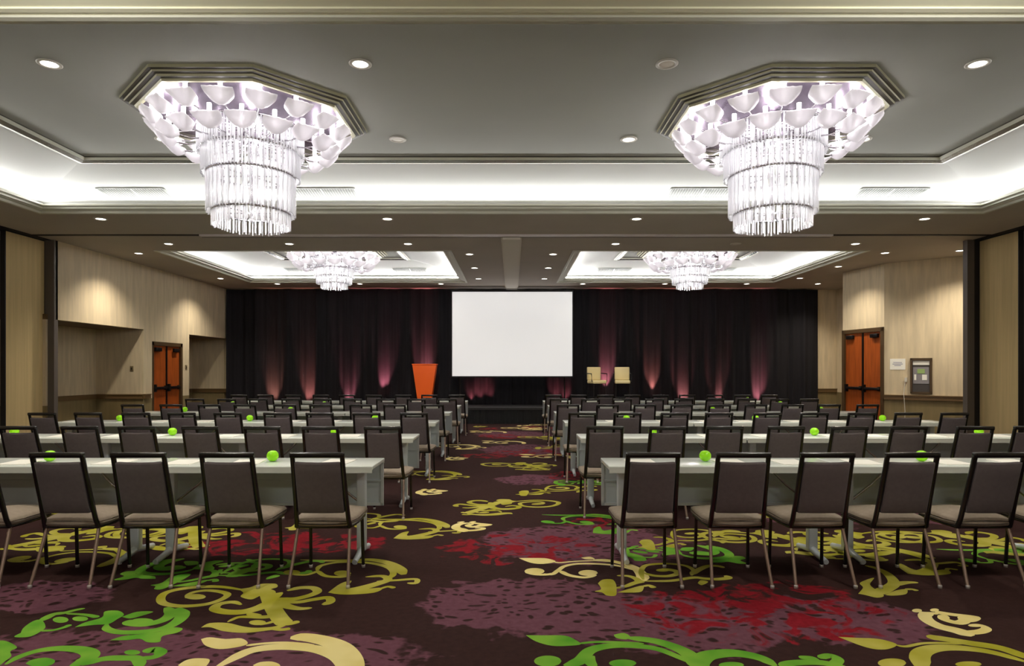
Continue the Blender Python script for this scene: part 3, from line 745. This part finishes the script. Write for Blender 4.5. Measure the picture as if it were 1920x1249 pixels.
for x, lab in ((-5.65, 'small vent in the far left coffer, left of its chandelier'), (-2.75, 'small dark vent in the far left coffer, right of its chandelier'),
               (2.75, 'small vent in the far right coffer, left of its chandelier'), (5.55, 'small vent in the far right coffer, right of its chandelier')):
    y0, y1 = 17.55, 17.1
    vent(x, y0, slope_pt(y0, 17.86, Z(2.62), 16.2, Z(2.85)), y1, slope_pt(y1, 17.86, Z(2.62), 16.2, Z(2.85)), .9, lab)

# ------------------------------------------------------------------ curtain, screen, stage
def curtain(x0, x1, label, seed):
    rg = random.Random(seed); b = MB()
    n = int((x1-x0)/.022); zs = [.03, .5, 1.2, 2.2, 3.2, Z(2.40)]
    ph = [rg.uniform(0, 6) for _ in range(6)]; fr = [rg.uniform(5, 8), rg.uniform(11, 15), rg.uniform(20, 26), 2.1, 38]
    def off(x, z):
        g = 1-.35*z/3.9
        e = .5+.5*math.sin(fr[3]*x+ph[3])
        return 1.35*g*(.045*math.sin(fr[0]*x+ph[0]+.12*z)+.032*e*math.sin(fr[1]*x+ph[1])+.02*math.sin(fr[2]*x+ph[2]-.1*z)+.007*math.sin(fr[4]*x))
    vs = []
    for t in (0, .012):
        for i in range(n+1):
            x = x0+(x1-x0)*i/n
            for z in zs: vs.append((x, 19.12+off(x, z)+t, z))
    m = len(zs); base = (n+1)*m
    fs = [(i*m+j, (i+1)*m+j, (i+1)*m+j+1, i*m+j+1) for i in range(n) for j in range(m-1)]
    fs += [(base+i*m+j+1, base+(i+1)*m+j+1, base+(i+1)*m+j, base+i*m+j) for i in range(n) for j in range(m-1)]
    b.add(vs, fs, 0, True)
    o = b.build('stage_curtain', M['curtain']); tag(o, label, 'curtain', 'black backdrop curtains'); return o
curtain(-8.5, -.0, 'black pleated backdrop curtain behind the orange lectern, left of the screen', 1)
curtain(.0, 9.15, 'black pleated backdrop curtain behind the cream stools, right of the screen', 2)
SY = 18.6; s_ = F/SY
r = empty('projection_screen', (0, SY, 0)); tag(r, 'large white projection screen in front of the black curtains above the stage', 'projection screen')
x0, x1, z1, z0 = (846-960)/s_, (1075-960)/s_, HC+(HOR-546)/s_, HC-(708-HOR)/s_
b = MB(); b.box(x0+.03, x1-.03, -.004, .004, z0+.04, z1-.02); b.build('screen_surface', M['screen'], r)
b = MB(); b.box(x0, x0+.03, -.015, .015, z0, z1); b.box(x1-.03, x1, -.015, .015, z0, z1); b.box(x0, x1, -.015, .015, z0, z0+.04); b.box(x0, x1, -.02, .02, z1-.02, z1+.04); b.build('border', M['dark_gap'], r)
for sx in (x0+.25, x1-.25):
    b = MB(); b.tube([(sx, .06, .44), (sx, .06, z1)], .02, 8); b.box(sx-.03, sx+.03, -.3, .25, .44, .47); b.build('leg', M['black_metal'], r)
STG = .44
r = empty('stage', (0, 17.4, 0)); tag(r, 'low black skirted stage under the projection screen', 'stage')
b = MB(); b.box(-4.6, 4.9, 0, 1.55, STG-.06, STG); b.build('deck', M['stage_deck'], r)
b = MB(); n = 420; vs = []
for i in range(n+1):
    x = -4.58+9.46*i/n; y = .012+.012*math.sin(x*34)+.006*math.sin(x*71)
    vs += [(x, y, .0), (x, y, STG-.06), (x, y+.01, .0), (x, y+.01, STG-.06)]
b.add(vs, [f for i in range(n) for f in ((4*i, 4*i+4, 4*i+5, 4*i+1), (4*i+2, 4*i+3, 4*i+7, 4*i+6))], 0, True)
b.build('skirt', M['stage_skirt'], r)
for lx in (-4.4, -2.2, 0.15, 2.4, 4.7):
    for ly in (.15, 1.4):
        b = MB(); b.tube([(lx, ly, 0), (lx, ly, STG-.06)], .025, 8); b.build('leg', M['black_metal'], r)
# lectern
r = empty('lectern', (-2.46, 18.1, STG)); tag(r, 'bright orange tapered lectern standing on the stage left of the screen', 'lectern')
b = MB()
def taper(b, w0, w1, d0, d1, z0, z1, y=0):
    vs = [(-w0/2, y-d0/2, z0), (w0/2, y-d0/2, z0), (w0/2, y+d0/2, z0), (-w0/2, y+d0/2, z0), (-w1/2, y-d1/2, z1), (w1/2, y-d1/2, z1), (w1/2, y+d1/2, z1), (-w1/2, y+d1/2, z1)]
    b.add(vs, [(3,2,1,0),(4,5,6,7),(0,1,5,4),(1,2,6,5),(2,3,7,6),(3,0,4,7)])
taper(b, .34, .66, .3, .36, .03, 1.17); b.build('body', M['orange'], r)
b = MB(); b.rbox(-.345, .345, -.2, .2, 1.17, 1.2, .008); b.build('top', M['orange'], r)
b = MB(); b.rbox(-.24, .24, -.2, .2, 0, .03, .006); b.build('base', M['black_metal'], r)
# two cream stools
def stool(x, y, rz, label):
    r = empty('stool', (x, y, STG+.002), rz); tag(r, label, 'stool', 'cream stools on the stage')
    b = MB(); b.rbox(-.21, .21, -.2, .2, .64, .74, .03); b.build('seat', M['cream_vinyl'], r)
    b = MB(); b.rbox(-.21, .21, .15, .22, .74, 1.11, .025); b.build('backrest', M['cream_vinyl'], r)
    for sx in (-1, 1):
        for sy in (-1, 1):
            b = MB(); b.tube([(sx*.18, sy*.17, .64), (sx*.21, sy*.2, .004)], .012, 8); b.build('leg', M['black_metal'], r)
    b = MB(); b.tube([(-.2, -.19, .25), (.2, -.19, .25)], .01, 6); b.tube([(-.2, .19, .25), (.2, .19, .25)], .01, 6); b.tube([(-.2, -.19, .25), (-.2, .19, .25)], .01, 6); b.tube([(.2, -.19, .25), (.2, .19, .25)], .01, 6); b.build('footrest', M['black_metal'], r)
    b = MB()
    b.tube([(-.235, .17, .93), (-.245, -.14, .92), (-.235, -.16, .7)], .014, 8); b.tube([(.235, .17, .93), (.245, -.14, .92), (.235, -.16, .7)], .014, 8); b.build('armrest', M['black_metal'], r)
stool(2.40, 18.1, .35, 'cream padded stool on the stage, nearer to the screen')
stool(3.12, 18.1, -.12, 'cream padded stool on the stage, farther from the screen')
# uplights
UPS = [(-7.12, 0, 'far left', (1, .30, .20)), (-6.06, 0, 'second from left', (1, .22, .18)), (-4.86, 0, 'third from left', (1, .18, .26)), (-3.8, STG, 'fourth from left', (1, .16, .26)),
       (-2.6, STG, 'behind the orange lectern', (1, .18, .24)), (2.80, STG, 'between the two cream stools', (1, .18, .24)), (4.18, STG, 'first to the right of the stools', (1, .22, .18)),
       (5.1, 0, 'second to the right of the stools', (1, .22, .22)), (6.13, 0, 'third to the right of the stools', (1, .22, .22)), (7.35, 0, 'farthest right along the curtain', (1, .2, .26))]
UPW = [420, 520, 560, 540, 1150, 820, 400, 560, 500, 580]
for i, (x, z, w, col) in enumerate(UPS):
    yy = 18.88
    r = empty('uplight', (x, yy, z)); tag(r, 'red stage uplight at the foot of the curtain, '+w, 'uplight', 'red uplights')
    b = MB(); b.lathe([(0, .03), (.075, .03), (.085, .06), (.085, .22), (.075, .22), (.07, .2), (0, .2)], n=16); b.build('can', M['black_metal'], r)
    b = MB(); b.lathe([(0, .205), (.068, .205)], n=16); b.build('lens', M['red_lens'], r)
    b = MB(); b.box(-.12, .12, -.03, .03, 0, .03); b.box(-.11, -.095, -.02, .02, .03, .14); b.box(.095, .11, -.02, .02, .03, .14); b.build('yoke', M['black_metal'], r)
    spot('uplight_beam', (x, yy+.03, z+.24), UPW[i], math.radians(40), 1.0, (1, col[1]+.1, col[2]+.08), (x, yy+.24, z+.9), .03)
for x in (-1.2, -.95, -.7, 1.3, 1.6): spot('uplight_beam', (x, 18.86, STG+.06), 42, math.radians(56), 1.0, (1, .22, .26), (x, 19.12, STG+.42), .03)
for x in (-2.46, 2.76): spot('stage_fill', (x*.8, 12.6, SOF-.05), 420, math.radians(17), .8, (1, .93, .82), (x, 18.1, 1.15), .05)  # added fill spots without fixtures, brighten lectern and stools

# ------------------------------------------------------------------ banquet chairs
def make_chair():
    r = empty('banquet_chair')
    back = lambda z: -.125-(z-.40)*.27            # y of the reclined back at height z
    b = MB()                                       # frame: posts, top rail, seat ring
    for sx in (-1, 1):
        b.tube([(sx*.166, back(.908), .908), (sx*.168, back(.8), .8), (sx*.172, back(.6), .6), (sx*.178, back(.44), .44), (sx*.184, -.115, .385)], .0165, 8)
    b.rbox(-.182, .182, back(.9)-.016, back(.9)+.014, .880, .917, .009, 2)
    b.tube([(-.184, -.115, .385), (-.2, .05, .385), (-.2, .25, .385), (.2, .25, .385), (.2, .05, .385), (.184, -.115, .385), (-.184, -.115, .385)], .012, 6)
    b.build('frame', M['frame_dark'], r)
    b = MB()
    def fb(v):
        z = v.z; return Vector((v.x*(1+.05*(.7-z)), v.y+back(z)-.012*math.cos(v.x/.16*PI/2), z-.004*(1-(v.x/.16)**2) if z > .8 else z))
    b.rbox(-.155, .155, -.02, .022, .49, .852, .012, 2, fn=fb); b.build('backrest', M['fabric'], r)
    b = MB()
    def fs(v):
        k = 1 if v.y > -.02 else 1-.14*((-.02-v.y)/.12)
        d = 1-(v.x/.215)**2; e = 1-((v.y-.08)/.21)**2
        z = v.z+(.028*max(0, d)*max(0, e) if v.z > .43 else 0)-(.012*(1-d) if v.z > .43 else 0)
        return Vector((v.x*k, v.y-.03*max(0, d)*(1 if v.y < 0 else 0), z))
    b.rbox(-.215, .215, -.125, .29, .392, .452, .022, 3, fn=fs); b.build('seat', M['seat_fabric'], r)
    for sx in (-1, 1):
        b = MB(); b.tube([(sx*.178, -.10, .392), (sx*.188, -.165, .2), (sx*.2, -.235, .012)], .0115, 8); lg = b.build('leg', M['bronze'], r)
        b = MB(); b.lathe([(0, 0), (.013, 0), (.014, .02), (.010, .026)], (sx*.2, -.236, 0), 10); b.build('glide', M['glide'], lg)
        b = MB(); b.tube([(sx*.19, .205, .392), (sx*.192, .215, .2), (sx*.195, .225, .012)], .0125, 8); lg = b.build('leg', M['frame_dark'], r)  # black paints in backlit shade; the metal is the rear legs' bronze
        b = MB(); b.lathe([(0, 0), (.013, 0), (.014, .02), (.010, .026)], (sx*.195, .225, 0), 10); b.build('glide', M['glide'], lg)
    return r
CH0 = make_chair(); remember(CH0); used = [False]
ROWY = [4.53+2.0*k for k in range(6)]
jr = random.Random(11)
L1 = [-1.30, -1.905, -2.50, -3.035, -3.65]
R1x = [.94, 1.55, 2.105, 2.67, 3.25, 3.86]
def put_chair(x, y, rz, label, group):
    o = CH0 if not used[0] else copy_tree(CH0); used[0] = True
    o.location = (x, y, 0); o.rotation_euler = (0, 0, rz); tag(o, label, 'chair', group)
CH_X = {}
for k in range(6):
    for sx, side in ((-1, 'left'), (1, 'right')):
        if k == 0: xs = L1 if sx < 0 else R1x
        else:
            st = -1.25 if sx < 0 else .90
            xs = [st+sx*.603*i+jr.uniform(-.025, .025) for i in range(9)]
        CH_X[k, sx] = xs
        for i, x in enumerate(xs):
            rz = jr.uniform(-.035, .035)
            put_chair(x, ROWY[k]+jr.uniform(-.02, .02) if k else ROWY[k], rz,
                      'dark banquet chair, %s, %s of the aisle, %s chair from the aisle' % (ROWN[k], side, ORD[i]),
                      'banquet chairs %s of the aisle' % side)

# ------------------------------------------------------------------ classroom tables
TL = 1.77
def make_table():
    r = empty('folding_table')
    b = MB(); b.rbox(-TL/2, TL/2, -.23, .23, .712, .742, .006, 2); tp = b.build('tabletop', M['laminate'], r)
    b = MB(); b.box(-TL/2+.003, TL/2-.003, -.236, -.2285, .69, .736); b.box(-TL/2+.003, TL/2-.003, .2285, .234, .70, .736); b.build('edge_band', M['edge_band'], tp)
    b = MB()
    fx = TL/2-.004
    for z0, z1 in ((.355, .377), (.69, .71)): b.box(-fx, fx, .196, .214, z0, z1)
    for xx in (-fx, fx-.022): b.box(xx, xx+.022, .196, .214, .355, .71)
    mp = b.build('modesty_frame', M['table_metal'], r)
    b = MB(); b.box(-fx+.01, fx-.01, .206, .212, .36, .556); b.box(-fx+.01, fx-.01, .203, .209, .552, .705); b.box(-fx+.01, fx-.01, .196, .206, .552, .566); b.build('modesty_panel', M['modesty'], mp)
    for sx in (-1, 1):
        x = sx*(TL/2-.135)
        b = MB(); b.rbox(x-.035, x+.035, -.03, .03, .05, .69, .008, 2); b.box(x-.03, x+.03, -.2, .19, .682, .711); lg = b.build('leg', M['table_metal'], r)
        b = MB()
        b.tube([(x, -.235, .02), (x, -.1, .038), (x, 0, .06), (x, .1, .038), (x, .235, .02)], [.02, .024, .03, .024, .02], 8)
        b.tube([(x, -.215, .0), (x, -.215, .02)], .016, 8); b.tube([(x, .215, .0), (x, .215, .02)], .016, 8); b.build('foot', M['table_metal'], lg)
        b = MB(); b.tube([(x-sx*.02, 0.02, .42), (x-sx*.2, .02, .56), (x-sx*.34, .02, .705)], .010, 6); b.build('brace', M['steel'], r)
    return r
TB0 = make_table(); remember(TB0); tused = False
def make_apple():
    r = empty('apple')
    prof = []
    for i in range(13):
        t = PI*i/12; rad = .046*math.sin(t)*(1+.02*math.cos(t)); z = .045-.045*math.cos(t)
        if i > 9: z -= .004*(i-9)/3
        if i < 2: z += .0015*(2-i)/2
        prof.append((max(rad, .0005), z))
    b = MB(); b.lathe(prof, n=28); b.build('fruit', M['apple'], r)
    b = MB(); b.tube([(0, 0, .076), (.003, 0, .092), (.006, .002, .1)], .0022, 6); b.build('stem', M['apple_stem'], r)
    return r
APX = {}; AP0 = make_apple(); remember(AP0); aused = False
TPOS = ['aisle-side table', 'middle table', 'wall-side table']
for k in range(6):
    yc = ROWY[k]+.52
    for sx, side in ((-1, 'left'), (1, 'right')):
        st = -1.05 if sx < 0 else .73
        for i in range(3):
            if k == 0 and i == 2: continue
            xc = st+sx*(TL/2+i*1.78)
            o = TB0 if not tused else copy_tree(TB0); tused = True
            o.location = (xc, yc, 0)
            tag(o, 'narrow pale grey folding table, %s of the %s, %s of the aisle' % (TPOS[i], ROWN[k], side), 'table', 'classroom tables %s of the aisle' % side)
            if k >= 3 and i == 0: continue
            if k == 4 and i == 1 and sx > 0 or k == 5 and (i == 1 or sx < 0): continue
            a = AP0 if not aused else copy_tree(AP0); aused = True
            ax = xc+jr.uniform(-.05, .05)
            if k == 0: ax = {(-1, 0): -1.893, (-1, 1): -3.66, (1, 0): 1.53, (1, 1): 3.245}[(sx, i)]
            if k == 1: ax = {(-1, 0): -1.96, (-1, 1): -3.75, (-1, 2): -5.5, (1, 0): 1.555, (1, 1): 3.34, (1, 2): 5.16}[(sx, i)]
            if k == 2: ax = {(-1, 0): -1.94, (-1, 1): -3.72, (-1, 2): -5.56, (1, 0): 1.62, (1, 1): 3.45, (1, 2): 5.25}[(sx, i)]
            if k == 3: ax = {(-1, 1): -3.83, (-1, 2): -5.66, (1, 1): 3.47, (1, 2): 5.34}[(sx, i)]
            if k == 4: ax = {(-1, 1): -3.83, (-1, 2): -5.7, (1, 2): 5.48}[(sx, i)]
            if k == 5: ax = 5.55
            a.location = (ax, yc+.02, .7425); APX.setdefault((k, sx), []).append(ax); a.rotation_euler = (jr.uniform(-.1, .1), 0, jr.uniform(0, 6))
            tag(a, 'bright green apple on the %s of the %s, %s of the aisle' % (TPOS[i], ROWN[k], side), 'apple', 'green apples on the tables')
# writing pads
def make_pad():
    b = MB(); b.box(-.108, .108, -.14, .14, 0, .006); b.box(-.108, .108, .125, .14, .006, .008, 1)
    return b.build('notepad', [M['paper'], M['edge_band']])
PD0 = make_pad(); pused = False
for k in range(3):
    for sx, side in ((-1, 'left'), (1, 'right')):
        for i, x in enumerate(CH_X[k, sx]):
            px = x+sx*.07
            for ax in APX.get((k, sx), []):
                if abs(px-ax) < .175: px = ax+(.175 if px > ax else -.175)
            o = PD0 if not pused else PD0.copy()
            if pused: COL.objects.link(o)
            pused = True
            o.location = (px, ROWY[k]+.52-.03, .7418); o.rotation_euler = (0, 0, jr.uniform(-.12, .12))
            tag(o, 'white writing pad, %s, %s of the aisle, %s place from aisle' % (ROWN[k], side, ORD[i]), 'notepad', 'writing pads on the tables')

# ------------------------------------------------------------------ things on the walls
ang = math.atan2(R2[1]-R1[1], R2[0]-R1[0])         # angled wall, from R2 to R1 left to right in view
wl = (Vector(R1)-Vector(R2)); wu = wl.normalized(); wn = Vector((wu.y, -wu.x))
if wn.y > 0: wn = -wn
def on_wall(t, h):                                   # frame: x along wall, y out of the wall, z up
    p = Vector(R2)+wl*t
    return Matrix(((wu.x, -wn.x, 0, p.x), (wu.y, -wn.y, 0, p.y), (0, 0, 1, h), (0, 0, 0, 1)))
r = empty('notice_board'); r.matrix_world = on_wall(.445, 0); tag(r, 'dark framed glazed notice board hanging on the angled tan wall', 'notice board')
w2, zb, zt = .205, .945, 1.73
b = MB()
b.box(-w2, -w2+.04, -.05, 0, zb, zt); b.box(w2-.04, w2, -.05, 0, zb, zt); b.box(-w2, w2, -.05, 0, zb, zb+.04); b.box(-w2, w2, -.05, 0, zt-.05, zt); b.build('frame', M['door_frame'], r)
b = MB(); b.box(-w2+.04, w2-.04, -.02, 0, zb+.04, zt-.05); b.build('backing', M['board_glass'], r)
b = MB(); b.box(-w2+.05, w2-.05, -.028, -.02, zt-.15, zt-.06); b.build('header_sheet', M['paper'], r)
b = MB(); b.box(-.15, .15, -.026, -.02, zb+.22, zt-.2); b.build('grey_sheet', M['board_grey'], r)
b = MB(); b.box(-.07, .07, -.032, -.026, zt-.34, zt-.24); b.build('green_card', M['board_green'], r)
b = MB(); b.box(-.13, -.09, -.032, -.026, zb+.3, zt-.36); b.box(.02, .11, -.031, -.026, zb+.3, zb+.42); b.build('card', M['paper'], r)
r = empty('paper_notice'); r.matrix_world = on_wall(.165, 0); tag(r, 'white paper sheet taped to the wall between right door and notice board', 'paper notice')
b = MB(); b.box(-.15, .15, -.006, -.001, 1.475, 1.72); b.build('sheet', M['paper'], r)
b = MB()
for q, (wd, zz) in enumerate(((.17, 1.63), (.2, 1.595), (.13, 1.56))): b.box(-wd/2, wd/2, -.0075, -.006, zz, zz+.014)
b.build('print_lines', M['ink'], r)
b = MB(); mt = on_wall(.25, 0)
b.tube([mt @ Vector(p) for p in ((.02, -.012, 1.22), (.0, -.02, 1.1), (-.01, -.06, .92), (0, -.062, .8), (.01, -.03, .55), (0, -.02, .02))], .007, 6)
b.box(-.0, .05, -.03, -.0, 1.2, 1.3, 0, mt); tag(b.build('cord', M['white_ring']), 'thin pale cord hanging down the wall below the notice board', 'cord')
def switch(name, mt, label):
    r = empty(name); r.matrix_world = mt; tag(r, label, 'light switch')
    b = MB(); b.rbox(-.04, .04, -.014, -.0005, -.06, .06, .004); b.build('plate', M['switch'], r)
    b = MB(); b.box(-.012, .012, -.022, -.014, -.025, .025); b.build('rocker', M['dark_gap'], r)
side = Matrix(((0, -1, 0, XL), (1, 0, 0, 16.78), (0, 0, 1, 1.54), (0, 0, 0, 1)))
switch('light_switch', side, 'small dark switch on the pier right of the left door')
nb = Matrix(((1, 0, 0, -8.82), (0, 1, 0, N1[1]), (0, 0, 1, 1.5), (0, 0, 0, 1)))
switch('light_switch', nb, 'small switch plate on the end wall inside the left niche')

# ------------------------------------------------------------------ added fill lamps without fixtures, overhead and behind the viewer
def area(name, loc, size, energy, col):
    l = bpy.data.lights.new(name, 'AREA'); l.shape = 'DISK'; l.size = size; l.energy = energy; l.color = col
    o = bpy.data.objects.new(name, l); COL.objects.link(o); o.location = loc; return o
for x in (-4.5, 0, 4.5): area('fill_lamp', (x, -2.6, SOF-.02), 1.0, 40, (1, .94, .86))  # added fill discs under the ceiling, no fixtures
for x in (-2.9, 2.9): point('chandelier_or_fill_lamp', (x, 3.0, Z(2.02)), 85, .2, (1, .96, .9))  # added to light the near soffit; no chandelier hangs here

# ------------------------------------------------------------------ world, camera, view
w = bpy.data.worlds.new('World'); S.world = w; w.use_nodes = True
w.node_tree.nodes['Background'].inputs[0].default_value = (.6, .62, .65, 1); w.node_tree.nodes['Background'].inputs[1].default_value = .02
cam = bpy.data.cameras.new('camera'); co = bpy.data.objects.new('camera', cam); COL.objects.link(co)
cam.sensor_width = 36; cam.lens = 36*F/1920; cam.shift_y = (HOR-624.5)/1920
co.location = (0, 0, HC); co.rotation_euler = (PI/2, 0, 0); cam.clip_start = .05
S.camera = co
S.view_settings.view_transform = 'Standard'; S.view_settings.look = 'None'
S.view_settings.exposure = 0.25; S.view_settings.gamma = 1.0; S.view_settings.use_curve_mapping = False
S.cycles.max_bounces = 7; S.cycles.diffuse_bounces = 4; S.cycles.transparent_max_bounces = 24
S.cycles.sample_clamp_indirect = 4.0; S.cycles.caustics_reflective = False; S.cycles.caustics_refractive = False
